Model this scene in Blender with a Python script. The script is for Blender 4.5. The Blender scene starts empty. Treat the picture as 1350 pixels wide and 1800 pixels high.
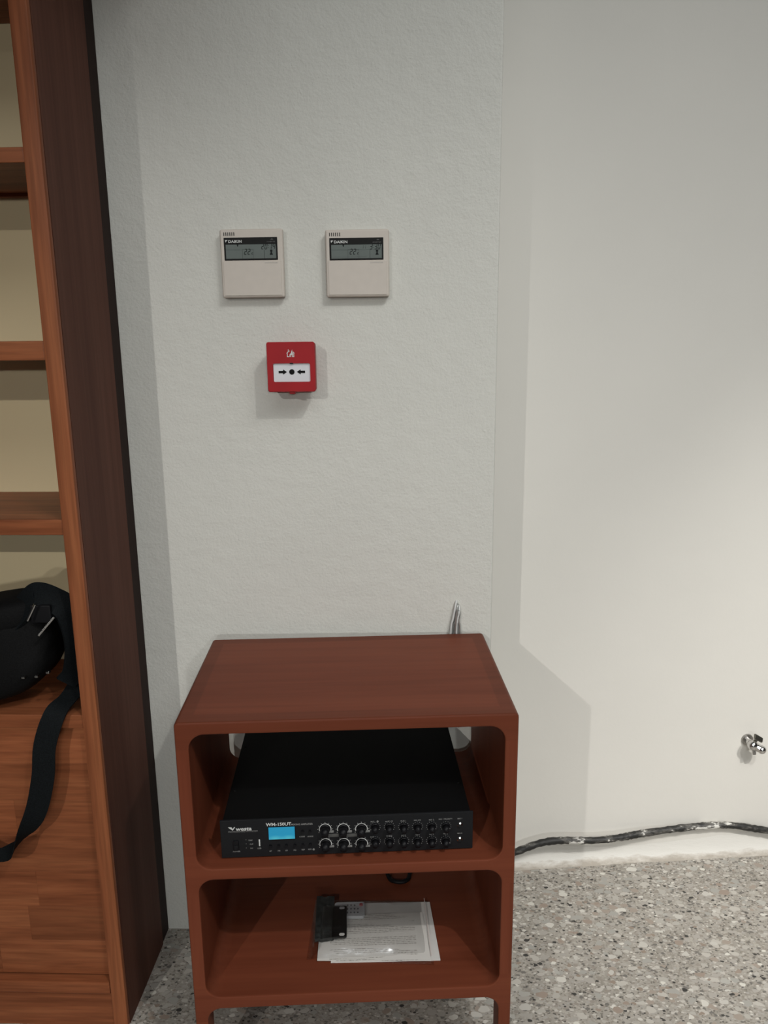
import bpy, bmesh, math, random
from mathutils import Vector, Matrix
S = bpy.context.scene
COL = S.collection
random.seed(7)
R = math.radians
PI = math.pi

# ------------------------------------------------------------------ camera
FPX = 1350.0                      # focal length in pixels of the 1350 x 1800 frame
cam_d = bpy.data.cameras.new('camera')
cam_d.sensor_fit = 'VERTICAL'
cam_d.sensor_height = 36.0
cam_d.lens = FPX / 1800.0 * 36.0
cam_d.clip_start = 0.02
cam = bpy.data.objects.new('camera', cam_d)
COL.objects.link(cam)
pa, ya, ra = R(12.5), R(2.2), R(0.62)
fw = Vector((-math.sin(ya) * math.cos(pa), math.cos(ya) * math.cos(pa), -math.sin(pa)))
rt = Vector((math.cos(ya), math.sin(ya), 0))
up = rt.cross(fw)
rt2 = rt * math.cos(ra) - up * math.sin(ra)
up2 = rt * math.sin(ra) + up * math.cos(ra)
m = Matrix((rt2, up2, -fw)).transposed().to_4x4()
m.translation = Vector((0, -1.45, 1.27))
cam.matrix_world = m
S.camera = cam

# ------------------------------------------------------------------ light, exposure
w = bpy.data.worlds.new('world')
S.world = w
w.use_nodes = True
bg = w.node_tree.nodes['Background']
bg.inputs[0].default_value = (0.93, 0.97, 1.0, 1)
bg.inputs[1].default_value = 0.01
S.view_settings.view_transform = 'Standard'
S.view_settings.look = 'None'
S.view_settings.gamma = 1.0
S.view_settings.use_curve_mapping = False
S.view_settings.exposure = 0.07


def spot(name, loc, target, energy, angle, blend, radius, color):
    d = bpy.data.lights.new(name, 'SPOT')
    d.energy = energy
    d.spot_size = R(angle)
    d.spot_blend = blend
    d.shadow_soft_size = radius
    d.color = color
    o = bpy.data.objects.new(name, d)
    COL.objects.link(o)
    o.location = loc
    o.rotation_euler = (Vector(target) - Vector(loc)).to_track_quat('-Z', 'Y').to_euler()
    return o


def panel(name, loc, target, sx, sy, energy, color):
    d = bpy.data.lights.new(name, 'AREA')
    d.shape = 'RECTANGLE'
    d.size, d.size_y = sx, sy
    d.energy = energy
    d.color = color
    o = bpy.data.objects.new(name, d)
    COL.objects.link(o)
    o.location = loc
    o.rotation_euler = (Vector(target) - Vector(loc)).to_track_quat('-Z', 'Y').to_euler()
    return o


# track lamps: a low one at the far left, one at the right, two aimed at the right wall, then two added fill spots far back and two added fill panels overhead
spot('track_and_fill_light', (-1.49, -4.16, 2.52), (-0.35, 0.0, 0.40), 165, 36, 1.0, 0.020, (1.0, 0.97, 0.92))
spot('track_and_fill_light', (1.145, -2.13, 3.35), (0.55, 0.0, 0.15), 104, 60, 1.0, 0.026, (1.0, 0.97, 0.93))
spot('track_and_fill_light', (2.40, -2.60, 3.35), (1.25, 0.25, 0.15), 74, 40, 1.0, 0.026, (1.0, 0.96, 0.91))
spot('track_and_fill_light', (1.90, -2.20, 3.35), (1.25, 0.25, -0.10), 310, 36, 1.0, 0.026, (1.0, 0.96, 0.91))
spot('track_and_fill_light', (0.25, -5.50, 1.75), (0.0, 0.0, 0.75), 96, 40, 1.0, 0.05, (0.99, 1.0, 0.98))  # this spot and the next are added front fill, no fixture known
spot('track_and_fill_light', (0.95, -5.50, 1.75), (0.0, 0.0, 0.75), 96, 40, 1.0, 0.05, (0.99, 1.0, 0.98))
panel('added_fill_panel', (0.2, -3.0, 3.45), (0.2, -3.0, 0.0), 2.4, 1.8, 30, (0.98, 1.0, 0.99))  # both panels are unseen soft sources added as overhead fill
panel('added_fill_panel', (1.6, -2.0, 3.45), (1.6, -2.0, 0.0), 1.2, 1.2, 33, (0.98, 1.0, 0.99))

# ------------------------------------------------------------------ materials
MATS = {}


def nodes_of(name):
    mt = bpy.data.materials.new(name)
    mt.use_nodes = True
    nt = mt.node_tree
    return mt, nt, nt.nodes['Principled BSDF']


def N(nt, t, **kw):
    n = nt.nodes.new(t)
    for k, v in kw.items():
        setattr(n, k, v)
    return n


def ramp(nt, stops, interp='LINEAR'):
    r = N(nt, 'ShaderNodeValToRGB')
    cr = r.color_ramp
    cr.interpolation = interp
    while len(cr.elements) < len(stops):
        cr.elements.new(0.5)
    for e, (p, c) in zip(cr.elements, stops):
        e.position = p
        e.color = (*c, 1) if len(c) == 3 else c
    return r


def noise(nt, vec, scale, detail=3, rough=0.5, dist=0.0):
    n = N(nt, 'ShaderNodeTexNoise')
    n.inputs['Scale'].default_value = scale
    n.inputs['Detail'].default_value = detail
    n.inputs['Roughness'].default_value = rough
    n.inputs['Distortion'].default_value = dist
    if vec is not None:
        nt.links.new(vec, n.inputs['Vector'])
    return n


def coords(nt, scale=(1, 1, 1), loc=(0, 0, 0), rot=(0, 0, 0)):
    tc = N(nt, 'ShaderNodeTexCoord')
    mp = N(nt, 'ShaderNodeMapping')
    mp.inputs['Scale'].default_value = scale
    mp.inputs['Location'].default_value = loc
    mp.inputs['Rotation'].default_value = rot
    nt.links.new(tc.outputs['Object'], mp.inputs['Vector'])
    return mp.outputs['Vector']


def bump(nt, b, h, strength, dist):
    n = N(nt, 'ShaderNodeBump')
    n.inputs['Strength'].default_value = strength
    n.inputs['Distance'].default_value = dist
    nt.links.new(h, n.inputs['Height'])
    nt.links.new(n.outputs['Normal'], b.inputs['Normal'])
    return n


def plain(name, c, rough=0.5, metal=0.0, spec=0.5, vary=0.06, scale=60.0):
    """plain finish with a slight procedural mottling"""
    mt, nt, b = nodes_of(name)
    v = coords(nt)
    n = noise(nt, v, scale, 2)
    r = ramp(nt, [(0.3, tuple(x * (1 - vary) for x in c)), (0.7, tuple(min(1, x * (1 + vary)) for x in c))])
    nt.links.new(n.outputs['Fac'], r.inputs['Fac'])
    nt.links.new(r.outputs['Color'], b.inputs['Base Color'])
    b.inputs['Roughness'].default_value = rough
    b.inputs['Metallic'].default_value = metal
    b.inputs['Specular IOR Level'].default_value = spec
    MATS[name] = mt
    return mt


def plaster(name, c, grain, strength, dist, stain, pit_tone):
    mt, nt, b = nodes_of(name)
    v = coords(nt)
    big = noise(nt, v, 2.2, 4, 0.6)
    r = ramp(nt, [(0.3, tuple(x * (1 - stain) for x in c)), (0.72, c)])
    nt.links.new(big.outputs['Fac'], r.inputs['Fac'])
    pit = noise(nt, v, grain * 1.7, 2, 0.5)
    pr = ramp(nt, [(0.27, (pit_tone,) * 3), (0.36, (1, 1, 1))])
    nt.links.new(pit.outputs['Fac'], pr.inputs['Fac'])
    mx = N(nt, 'ShaderNodeMix', data_type='RGBA', blend_type='MULTIPLY')
    mx.inputs[0].default_value = 1.0
    nt.links.new(r.outputs['Color'], mx.inputs[6])
    nt.links.new(pr.outputs['Color'], mx.inputs[7])
    nt.links.new(mx.outputs[2], b.inputs['Base Color'])
    b.inputs['Roughness'].default_value = 0.85
    b.inputs['Specular IOR Level'].default_value = 0.2
    g1 = noise(nt, v, grain, 4, 0.6)
    g2 = noise(nt, v, grain * 0.2, 2, 0.5)
    ad = N(nt, 'ShaderNodeMath', operation='MULTIPLY_ADD')
    ad.inputs[1].default_value = 1.6
    nt.links.new(g2.outputs['Fac'], ad.inputs[0])
    nt.links.new(g1.outputs['Fac'], ad.inputs[2])
    bump(nt, b, ad.outputs[0], strength, dist)
    MATS[name] = mt


plaster('rough_plaster', (0.66, 0.66, 0.615), 190, 0.6, 0.0020, 0.06, 0.85)
plaster('smooth_plaster', (0.72, 0.705, 0.66), 90, 0.25, 0.0010, 0.04, 1.0)
plaster('cream_back', (0.70, 0.585, 0.37), 60, 0.1, 0.0006, 0.03, 1.0)


def wood(name, dark, mid, light, axis, rough, grain=26.0, stretch=0.055, vary=0.0, edge=0.3, coat=0.0, bmp=0.06):
    mt, nt, b = nodes_of(name)
    sc = [1, 1, 1]
    sc['xyz'.index(axis)] = stretch
    v = coords(nt, tuple(sc))
    if vary:
        oi = N(nt, 'ShaderNodeObjectInfo')
        ofs = N(nt, 'ShaderNodeVectorMath', operation='SCALE')
        ofs.inputs[0].default_value = (7.3, 5.1, 9.7)
        nt.links.new(oi.outputs['Random'], ofs.inputs['Scale'])
        ad = N(nt, 'ShaderNodeVectorMath', operation='ADD')
        nt.links.new(v, ad.inputs[0])
        nt.links.new(ofs.outputs[0], ad.inputs[1])
        v = ad.outputs[0]
    n1 = noise(nt, v, grain, 5, 0.62, 0.6)
    n2 = noise(nt, v, grain * 7, 2, 0.5)
    r = ramp(nt, [(0.28, dark), (0.5, mid), (0.72, light)])
    nt.links.new(n1.outputs['Fac'], r.inputs['Fac'])
    fine = ramp(nt, [(0.35, (1 - edge,) * 3), (0.6, (1, 1, 1))])
    nt.links.new(n2.outputs['Fac'], fine.inputs['Fac'])
    mx = N(nt, 'ShaderNodeMix', data_type='RGBA', blend_type='MULTIPLY')
    mx.inputs[0].default_value = 1.0
    nt.links.new(r.outputs['Color'], mx.inputs[6])
    nt.links.new(fine.outputs['Color'], mx.inputs[7])
    outc = mx.outputs[2]
    if vary:
        vr = N(nt, 'ShaderNodeMapRange')
        vr.inputs['To Min'].default_value = 1 - vary
        vr.inputs['To Max'].default_value = 1 + vary
        nt.links.new(oi.outputs['Random'], vr.inputs['Value'])
        hs = N(nt, 'ShaderNodeHueSaturation')
        nt.links.new(vr.outputs[0], hs.inputs['Value'])
        nt.links.new(outc, hs.inputs['Color'])
        outc = hs.outputs[0]
    nt.links.new(outc, b.inputs['Base Color'])
    b.inputs['Roughness'].default_value = rough
    b.inputs['Coat Weight'].default_value = coat
    b.inputs['Coat Roughness'].default_value = 0.25
    b.inputs['Specular IOR Level'].default_value = 0.14
    bump(nt, b, n1.outputs['Fac'], bmp, 0.0008)
    MATS[name] = mt


TD, TM, TL = (0.132, 0.033, 0.0155), (0.165, 0.043, 0.021), (0.196, 0.054, 0.026)
wood('table_wood_x', TD, TM, TL, 'x', 0.46, 16, 0.05, edge=0.08, bmp=0.02)
wood('table_wood_y', TD, TM, TL, 'y', 0.46, 16, 0.05, edge=0.08, bmp=0.02)
wood('table_wood_z', TD, TM, TL, 'z', 0.46, 16, 0.05, edge=0.08, bmp=0.02)
mt = MATS['table_wood_x'].copy()                # the top has a darker veneer border
mt.name = 'table_top_wood'
nt = mt.node_tree
b = nt.nodes['Principled BSDF']
src = b.inputs['Base Color'].links[0].from_socket
tcn = N(nt, 'ShaderNodeTexCoord')
ab = N(nt, 'ShaderNodeVectorMath', operation='ABSOLUTE')
sb = N(nt, 'ShaderNodeVectorMath', operation='SUBTRACT')
sb.inputs[1].default_value = (0.531 / 2 - 0.026, 0.339 / 2 - 0.026, 9)
sx = N(nt, 'ShaderNodeSeparateXYZ')
mxm = N(nt, 'ShaderNodeMath', operation='MAXIMUM')
gt = N(nt, 'ShaderNodeMapRange')
gt.inputs['From Min'].default_value = -0.001
gt.inputs['From Max'].default_value = 0.001
gt.inputs['To Min'].default_value = 1.0
gt.inputs['To Max'].default_value = 0.82
hv = N(nt, 'ShaderNodeHueSaturation')
nt.links.new(tcn.outputs['Object'], ab.inputs[0])
nt.links.new(ab.outputs[0], sb.inputs[0])
nt.links.new(sb.outputs[0], sx.inputs[0])
nt.links.new(sx.outputs[0], mxm.inputs[0])
nt.links.new(sx.outputs[1], mxm.inputs[1])
nt.links.new(mxm.outputs[0], gt.inputs['Value'])
nt.links.new(gt.outputs[0], hv.inputs['Value'])
nt.links.new(src, hv.inputs['Color'])
nt.links.new(hv.outputs[0], b.inputs['Base Color'])
MATS['table_top_wood'] = mt
PD, PM, PL_ = (0.165, 0.049, 0.020), (0.270, 0.088, 0.037), (0.350, 0.125, 0.053)
wood('pine_x', PD, PM, PL_, 'x', 0.42, 26, 0.06, vary=0.0, edge=0.2)
wood('pine_z', PD, PM, PL_, 'z', 0.42, 26, 0.04, vary=0.0, edge=0.2)
wood('pine_stave', PD, PM, PL_, 'x', 0.42, 26, 0.07, vary=0.2, edge=0.2)
wood('shade_darkened_side', (0.084, 0.031, 0.020), (0.106, 0.042, 0.027), (0.128, 0.053, 0.035), 'z', 0.6, 22, 0.03, edge=0.12, bmp=0.03)  # end panel wood, its shade put into a darker base colour
wood('dark_strip', (0.016, 0.006, 0.004), (0.022, 0.009, 0.006), (0.03, 0.012, 0.008), 'z', 0.6, 26, 0.03, edge=0.15)


def terrazzo():
    mt, nt, b = nodes_of('terrazzo')
    v = coords(nt)
    base = noise(nt, v, 9, 5, 0.65)
    col = ramp(nt, [(0.3, (0.29, 0.27, 0.235)), (0.7, (0.40, 0.375, 0.335))])
    nt.links.new(base.outputs['Fac'], col.inputs['Fac'])
    cur = col.outputs['Color']
    # cells per metre, share of cells filled, chip reach in cells, joint, turn, colours
    for k, (sc, share, reach, joint, turn, cols) in enumerate((
            (210, 0.75, 0.62, 0.03, 20, [(0.16, 0.145, 0.125), (0.36, 0.335, 0.30), (0.27, 0.245, 0.21), (0.46, 0.43, 0.39), (0.40, 0.37, 0.325)]),
            (115, 0.50, 0.62, 0.04, -35, [(0.42, 0.395, 0.35), (0.52, 0.495, 0.45), (0.30, 0.27, 0.235), (0.38, 0.36, 0.33), (0.17, 0.16, 0.145)]),
            (140, 0.10, 0.50, 0.05, 55, [(0.04, 0.038, 0.035), (0.09, 0.085, 0.076), (0.60, 0.575, 0.52)]),
            (50, 0.36, 0.58, 0.05, 15, [(0.44, 0.42, 0.38), (0.37, 0.36, 0.33), (0.50, 0.475, 0.43), (0.345, 0.295, 0.25), (0.40, 0.375, 0.34)]),
            (74, 0.11, 0.46, 0.06, -20, [(0.66, 0.64, 0.58), (0.60, 0.58, 0.53), (0.045, 0.043, 0.04), (0.29, 0.235, 0.19)]),
            (36, 0.11, 0.42, 0.07, 40, [(0.62, 0.60, 0.545), (0.54, 0.52, 0.475), (0.32, 0.26, 0.215), (0.43, 0.42, 0.385)]))):
        vv = coords(nt, (1.0, 1.45, 1.0), (0.37 * k, 0.71 * k, 0), (0, 0, R(turn)))
        wn = noise(nt, vv, sc * 1.6, 1)
        ws = N(nt, 'ShaderNodeVectorMath', operation='MULTIPLY_ADD')
        ws.inputs[1].default_value = (0.35 / sc,) * 3
        nt.links.new(wn.outputs['Color'], ws.inputs[0])
        nt.links.new(vv, ws.inputs[2])
        f1 = N(nt, 'ShaderNodeTexVoronoi', voronoi_dimensions='2D')
        ed = N(nt, 'ShaderNodeTexVoronoi', voronoi_dimensions='2D', feature='DISTANCE_TO_EDGE')
        for vo in (f1, ed):
            vo.inputs['Scale'].default_value = sc
            nt.links.new(ws.outputs[0], vo.inputs['Vector'])
        sep = N(nt, 'ShaderNodeSeparateColor')
        nt.links.new(f1.outputs['Color'], sep.inputs['Color'])
        rr = N(nt, 'ShaderNodeMath', operation='MULTIPLY_ADD')
        rr.inputs[1].default_value = reach * 0.7
        rr.inputs[2].default_value = reach * 0.4
        nt.links.new(sep.outputs[2], rr.inputs[0])
        ins = N(nt, 'ShaderNodeMath', operation='LESS_THAN')
        nt.links.new(f1.outputs['Distance'], ins.inputs[0])
        nt.links.new(rr.outputs[0], ins.inputs[1])
        eg = N(nt, 'ShaderNodeMath', operation='GREATER_THAN')
        eg.inputs[1].default_value = joint
        nt.links.new(ed.outputs['Distance'], eg.inputs[0])
        has = N(nt, 'ShaderNodeMath', operation='LESS_THAN')
        has.inputs[1].default_value = share
        nt.links.new(sep.outputs[0], has.inputs[0])
        m1 = N(nt, 'ShaderNodeMath', operation='MULTIPLY')
        m2 = N(nt, 'ShaderNodeMath', operation='MULTIPLY')
        nt.links.new(ins.outputs[0], m1.inputs[0])
        nt.links.new(eg.outputs[0], m1.inputs[1])
        nt.links.new(m1.outputs[0], m2.inputs[0])
        nt.links.new(has.outputs[0], m2.inputs[1])
        cr = ramp(nt, [(i / len(cols), c) for i, c in enumerate(cols)], 'CONSTANT')
        nt.links.new(sep.outputs[1], cr.inputs['Fac'])
        mx = N(nt, 'ShaderNodeMix', data_type='RGBA')
        nt.links.new(m2.outputs[0], mx.inputs[0])
        nt.links.new(cur, mx.inputs[6])
        nt.links.new(cr.outputs['Color'], mx.inputs[7])
        cur = mx.outputs[2]
    nt.links.new(cur, b.inputs['Base Color'])
    b.inputs['Roughness'].default_value = 0.42
    b.inputs['Specular IOR Level'].default_value = 0.35
    MATS['terrazzo'] = mt


terrazzo()


def skirting_mat():
    mt, nt, b = nodes_of('raw_plaster_foot')
    tc = N(nt, 'ShaderNodeTexCoord')
    sp = N(nt, 'ShaderNodeSeparateXYZ')
    nt.links.new(tc.outputs['Object'], sp.inputs[0])
    v = coords(nt, (1, 1, 3))
    n = noise(nt, v, 22, 4, 0.65)
    ad = N(nt, 'ShaderNodeMath', operation='MULTIPLY_ADD')     # dirt splashed up from the floor line
    ad.inputs[1].default_value = -30
    nt.links.new(sp.outputs[2], ad.inputs[0])
    nt.links.new(n.outputs['Fac'], ad.inputs[2])
    r = ramp(nt, [(0.10, (0.72, 0.71, 0.67)), (0.3, (0.56, 0.53, 0.48)), (0.5, (0.40, 0.365, 0.315))])
    nt.links.new(ad.outputs[0], r.inputs['Fac'])
    nt.links.new(r.outputs['Color'], b.inputs['Base Color'])
    b.inputs['Roughness'].default_value = 0.8
    bump(nt, b, n.outputs['Fac'], 0.4, 0.003)
    MATS['raw_plaster_foot'] = mt


skirting_mat()


def hose_mat():
    mt, nt, b = nodes_of('plaster_spattered_rubber')
    v = coords(nt, (0.35, 1, 1))
    n = noise(nt, v, 70, 5, 0.7)
    n2 = noise(nt, coords(nt), 9, 2)
    ad = N(nt, 'ShaderNodeMath', operation='MULTIPLY_ADD')
    ad.inputs[1].default_value = 0.55
    nt.links.new(n2.outputs['Fac'], ad.inputs[0])
    nt.links.new(n.outputs['Fac'], ad.inputs[2])
    r = ramp(nt, [(0.74, (0.014, 0.014, 0.013)), (0.87, (0.11, 0.105, 0.095)), (0.91, (0.66, 0.65, 0.61))])
    nt.links.new(ad.outputs[0], r.inputs['Fac'])
    nt.links.new(r.outputs['Color'], b.inputs['Base Color'])
    b.inputs['Roughness'].default_value = 0.55
    bump(nt, b, n.outputs['Fac'], 0.5, 0.002)
    MATS['plaster_spattered_rubber'] = mt


hose_mat()


def page_mat():
    """printed leaflet: paragraphs of grey lines on white paper"""
    mt, nt, b = nodes_of('printed_paper')
    tc = N(nt, 'ShaderNodeTexCoord')
    sp = N(nt, 'ShaderNodeSeparateXYZ')
    nt.links.new(tc.outputs['Object'], sp.inputs[0])
    ml = N(nt, 'ShaderNodeMath', operation='MULTIPLY')
    ml.inputs[1].default_value = 2 * PI / 0.0042
    nt.links.new(sp.outputs[1], ml.inputs[0])
    sn = N(nt, 'ShaderNodeMath', operation='SINE')
    nt.links.new(ml.outputs[0], sn.inputs[0])
    words = noise(nt, coords(nt, (260, 240, 1)), 1.0, 1)
    para = noise(nt, coords(nt, (5, 60, 1), (0.3, 0, 0)), 1.0, 1)
    a = N(nt, 'ShaderNodeMath', operation='GREATER_THAN'); a.inputs[1].default_value = 0.15
    nt.links.new(sn.outputs[0], a.inputs[0])
    c = N(nt, 'ShaderNodeMath', operation='GREATER_THAN'); c.inputs[1].default_value = 0.47
    nt.links.new(para.outputs['Fac'], c.inputs[0])
    wr = ramp(nt, [(0.35, (0.2,) * 3), (0.6, (1,) * 3)])
    nt.links.new(words.outputs['Fac'], wr.inputs['Fac'])
    m1 = N(nt, 'ShaderNodeMath', operation='MULTIPLY')
    nt.links.new(a.outputs[0], m1.inputs[0]); nt.links.new(c.outputs[0], m1.inputs[1])
    m2 = N(nt, 'ShaderNodeMath', operation='MULTIPLY')
    nt.links.new(m1.outputs[0], m2.inputs[0]); nt.links.new(wr.outputs['Color'], m2.inputs[1])
    # margins
    ab = N(nt, 'ShaderNodeMath', operation='ABSOLUTE')
    nt.links.new(sp.outputs[0], ab.inputs[0])
    lt = N(nt, 'ShaderNodeMath', operation='LESS_THAN'); lt.inputs[1].default_value = 0.078
    nt.links.new(ab.outputs[0], lt.inputs[0])
    m3 = N(nt, 'ShaderNodeMath', operation='MULTIPLY')
    nt.links.new(m2.outputs[0], m3.inputs[0]); nt.links.new(lt.outputs[0], m3.inputs[1])
    mx = N(nt, 'ShaderNodeMix', data_type='RGBA')
    nt.links.new(m3.outputs[0], mx.inputs[0])
    mx.inputs[6].default_value = (0.70, 0.68, 0.64, 1)
    mx.inputs[7].default_value = (0.36, 0.34, 0.31, 1)
    nt.links.new(mx.outputs[2], b.inputs['Base Color'])
    b.inputs['Roughness'].default_value = 0.6
    MATS['printed_paper'] = mt


page_mat()


def clear_plastic():
    mt, nt, b = nodes_of('clear_plastic')
    out = [n for n in nt.nodes if n.type == 'OUTPUT_MATERIAL'][0]
    tr = N(nt, 'ShaderNodeBsdfTransparent')
    tr.inputs[0].default_value = (0.95, 0.95, 0.95, 1)
    gl = N(nt, 'ShaderNodeBsdfGlossy')
    gl.inputs['Roughness'].default_value = 0.2
    gl.inputs['Color'].default_value = (0.9, 0.92, 0.95, 1)
    lw = N(nt, 'ShaderNodeLayerWeight')
    lw.inputs['Blend'].default_value = 0.25
    mr = N(nt, 'ShaderNodeMapRange')
    mr.inputs['To Min'].default_value = 0.09
    mr.inputs['To Max'].default_value = 0.5
    nt.links.new(lw.outputs['Fresnel'], mr.inputs['Value'])
    n = noise(nt, coords(nt), 20, 3, 0.55, 1.0)
    bp = N(nt, 'ShaderNodeBump')
    bp.inputs['Strength'].default_value = 0.35
    bp.inputs['Distance'].default_value = 0.004
    nt.links.new(n.outputs['Fac'], bp.inputs['Height'])
    nt.links.new(bp.outputs['Normal'], gl.inputs['Normal'])
    mx = N(nt, 'ShaderNodeMixShader')
    nt.links.new(mr.outputs[0], mx.inputs[0])
    nt.links.new(tr.outputs[0], mx.inputs[1])
    nt.links.new(gl.outputs[0], mx.inputs[2])
    nt.links.new(mx.outputs[0], out.inputs['Surface'])
    MATS['clear_plastic'] = mt


clear_plastic()


def fabric(name, c, rough):
    mt, nt, b = nodes_of(name)
    v = coords(nt)
    n = noise(nt, v, 500, 2)
    r = ramp(nt, [(0.3, tuple(x * 0.6 for x in c)), (0.7, tuple(x * 1.4 for x in c))])
    nt.links.new(n.outputs['Fac'], r.inputs['Fac'])
    nt.links.new(r.outputs['Color'], b.inputs['Base Color'])
    b.inputs['Roughness'].default_value = rough
    b.inputs['Specular IOR Level'].default_value = 0.12
    bump(nt, b, n.outputs['Fac'], 0.3, 0.0008)
    MATS[name] = mt


fabric('black_nylon', (0.0045, 0.0046, 0.0048), 0.75)
fabric('black_webbing', (0.005, 0.0065, 0.0075), 0.7)


def screen_mat():
    mt, nt, b = nodes_of('lit_blue_screen')
    tc = N(nt, 'ShaderNodeTexCoord')
    sp = N(nt, 'ShaderNodeSeparateXYZ')
    nt.links.new(tc.outputs['Generated'], sp.inputs[0])
    # backlight: two lamps at the lower edge of the panel
    tot = None
    for cx in (0.25, 0.75):
        vm = N(nt, 'ShaderNodeVectorMath', operation='DISTANCE')
        cmb = N(nt, 'ShaderNodeCombineXYZ')
        nt.links.new(sp.outputs[0], cmb.inputs[0])
        nt.links.new(sp.outputs[2], cmb.inputs[1])
        nt.links.new(cmb.outputs[0], vm.inputs[0])
        vm.inputs[1].default_value = (cx, 0.02, 0)
        mr = N(nt, 'ShaderNodeMapRange')
        mr.inputs['From Min'].default_value = 0.0
        mr.inputs['From Max'].default_value = 0.35
        mr.inputs['To Min'].default_value = 0.5
        mr.inputs['To Max'].default_value = 0.0
        nt.links.new(vm.outputs['Value'], mr.inputs['Value'])
        if tot is None:
            tot = mr.outputs[0]
        else:
            ad = N(nt, 'ShaderNodeMath', operation='ADD')
            nt.links.new(tot, ad.inputs[0]); nt.links.new(mr.outputs[0], ad.inputs[1])
            tot = ad.outputs[0]
    r = ramp(nt, [(0.0, (0.012, 0.34, 0.58)), (0.5, (0.10, 0.62, 0.72))])
    nt.links.new(tot, r.inputs['Fac'])
    nt.links.new(r.outputs['Color'], b.inputs['Emission Color'])
    b.inputs['Emission Strength'].default_value = 0.62
    b.inputs['Base Color'].default_value = (0.01, 0.05, 0.08, 1)
    b.inputs['Roughness'].default_value = 0.3
    MATS['lit_blue_screen'] = mt


screen_mat()
plain('control_plastic', (0.56, 0.51, 0.455), 0.5, vary=0.02)
plain('display_black', (0.008, 0.008, 0.008), 0.4, spec=0.1, vary=0.1)
plain('lcd_grey', (0.135, 0.158, 0.150), 0.4, spec=0.1, vary=0.05, scale=40)
plain('lcd_ink', (0.012, 0.015, 0.015), 0.5, spec=0.1)
plain('lcd_faint_ink', (0.065, 0.076, 0.073), 0.5, spec=0.1)
plain('print_white', (0.60, 0.61, 0.60), 0.5)
plain('print_grey', (0.22, 0.22, 0.215), 0.5)
plain('print_dim', (0.085, 0.085, 0.082), 0.5)
plain('slot_black', (0.006, 0.006, 0.006), 0.8)
plain('alarm_red', (0.33, 0.007, 0.012), 0.5, spec=0.25, vary=0.08, scale=18)
plain('alarm_white', (0.66, 0.67, 0.70), 0.45, vary=0.02)
plain('arrow_black', (0.005, 0.005, 0.005), 0.5, spec=0.1)
plain('amp_black', (0.0045, 0.0045, 0.0047), 0.6, spec=0.12, vary=0.12, scale=200)
plain('amp_panel', (0.0105, 0.011, 0.0125), 0.55, spec=0.2, vary=0.08, scale=200)
plain('knob_black', (0.005, 0.005, 0.0065), 0.5, spec=0.25, vary=0.05)
plain('chrome', (0.62, 0.61, 0.60), 0.18, 1.0, vary=0.03)
plain('dull_steel', (0.40, 0.39, 0.375), 0.35, 1.0, vary=0.1)
plain('dark_steel', (0.16, 0.155, 0.135), 0.4, 1.0, vary=0.1)
plain('paper_white', (0.68, 0.665, 0.635), 0.6, vary=0.02)
plain('paper_pink', (0.62, 0.53, 0.50), 0.6, vary=0.02)
plain('remote_grey', (0.50, 0.515, 0.53), 0.45, vary=0.03)
plain('remote_key', (0.14, 0.14, 0.15), 0.5)
plain('remote_key_red', (0.40, 0.03, 0.04), 0.5)
plain('bracket_black', (0.008, 0.008, 0.008), 0.4)
plain('dark_wrap', (0.028, 0.031, 0.030), 0.3, vary=0.5, scale=90)
plain('cord_black', (0.005, 0.005, 0.006), 0.55, spec=0.2)
plain('wire_white', (0.60, 0.61, 0.60), 0.3, vary=0.05)
plain('wire_silver', (0.50, 0.51, 0.50), 0.28, 0.8, vary=0.15)
plain('wire_grey', (0.15, 0.155, 0.15), 0.45, vary=0.1)

# ------------------------------------------------------------------ mesh helpers


def finish(bm, name, mat, parent=None, smooth=True, ang=35, loc=None, rot=None):
    bmesh.ops.remove_doubles(bm, verts=bm.verts, dist=1e-6)
    if smooth:
        for f in bm.faces:
            f.smooth = True
        for e in bm.edges:
            if len(e.link_faces) == 2 and e.calc_face_angle(0) > R(ang):
                e.smooth = False
    me = bpy.data.meshes.new(name)
    bm.to_mesh(me)
    bm.free()
    me.materials.append(MATS[mat])
    o = bpy.data.objects.new(name, me)
    COL.objects.link(o)
    if parent is not None:
        o.parent = parent
    if smooth and ang < 60:
        wn = o.modifiers.new('weighted_normal', 'WEIGHTED_NORMAL')
        wn.keep_sharp = True
    if loc:
        o.location = loc
    if rot:
        o.rotation_euler = rot
    return o


def box(bm, x0, x1, y0, y1, z0, z1, bev=0.0, seg=2):
    """a box, its edges rounded when bev is set"""
    t = bmesh.new()
    bmesh.ops.create_cube(t, size=1)
    for v in t.verts:
        v.co = Vector((x0 + (v.co.x + .5) * (x1 - x0), y0 + (v.co.y + .5) * (y1 - y0), z0 + (v.co.z + .5) * (z1 - z0)))
    if bev:
        bmesh.ops.bevel(t, geom=list(t.edges), offset=bev, segments=seg, affect='EDGES', profile=0.5)
    merge(bm, t)


def merge(bm, t, mat=None):
    if mat is not None:
        bmesh.ops.transform(t, matrix=mat, verts=t.verts)
    me = bpy.data.meshes.new('tmp')
    t.to_mesh(me)
    t.free()
    bm.from_mesh(me)
    bpy.data.meshes.remove(me)


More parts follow.
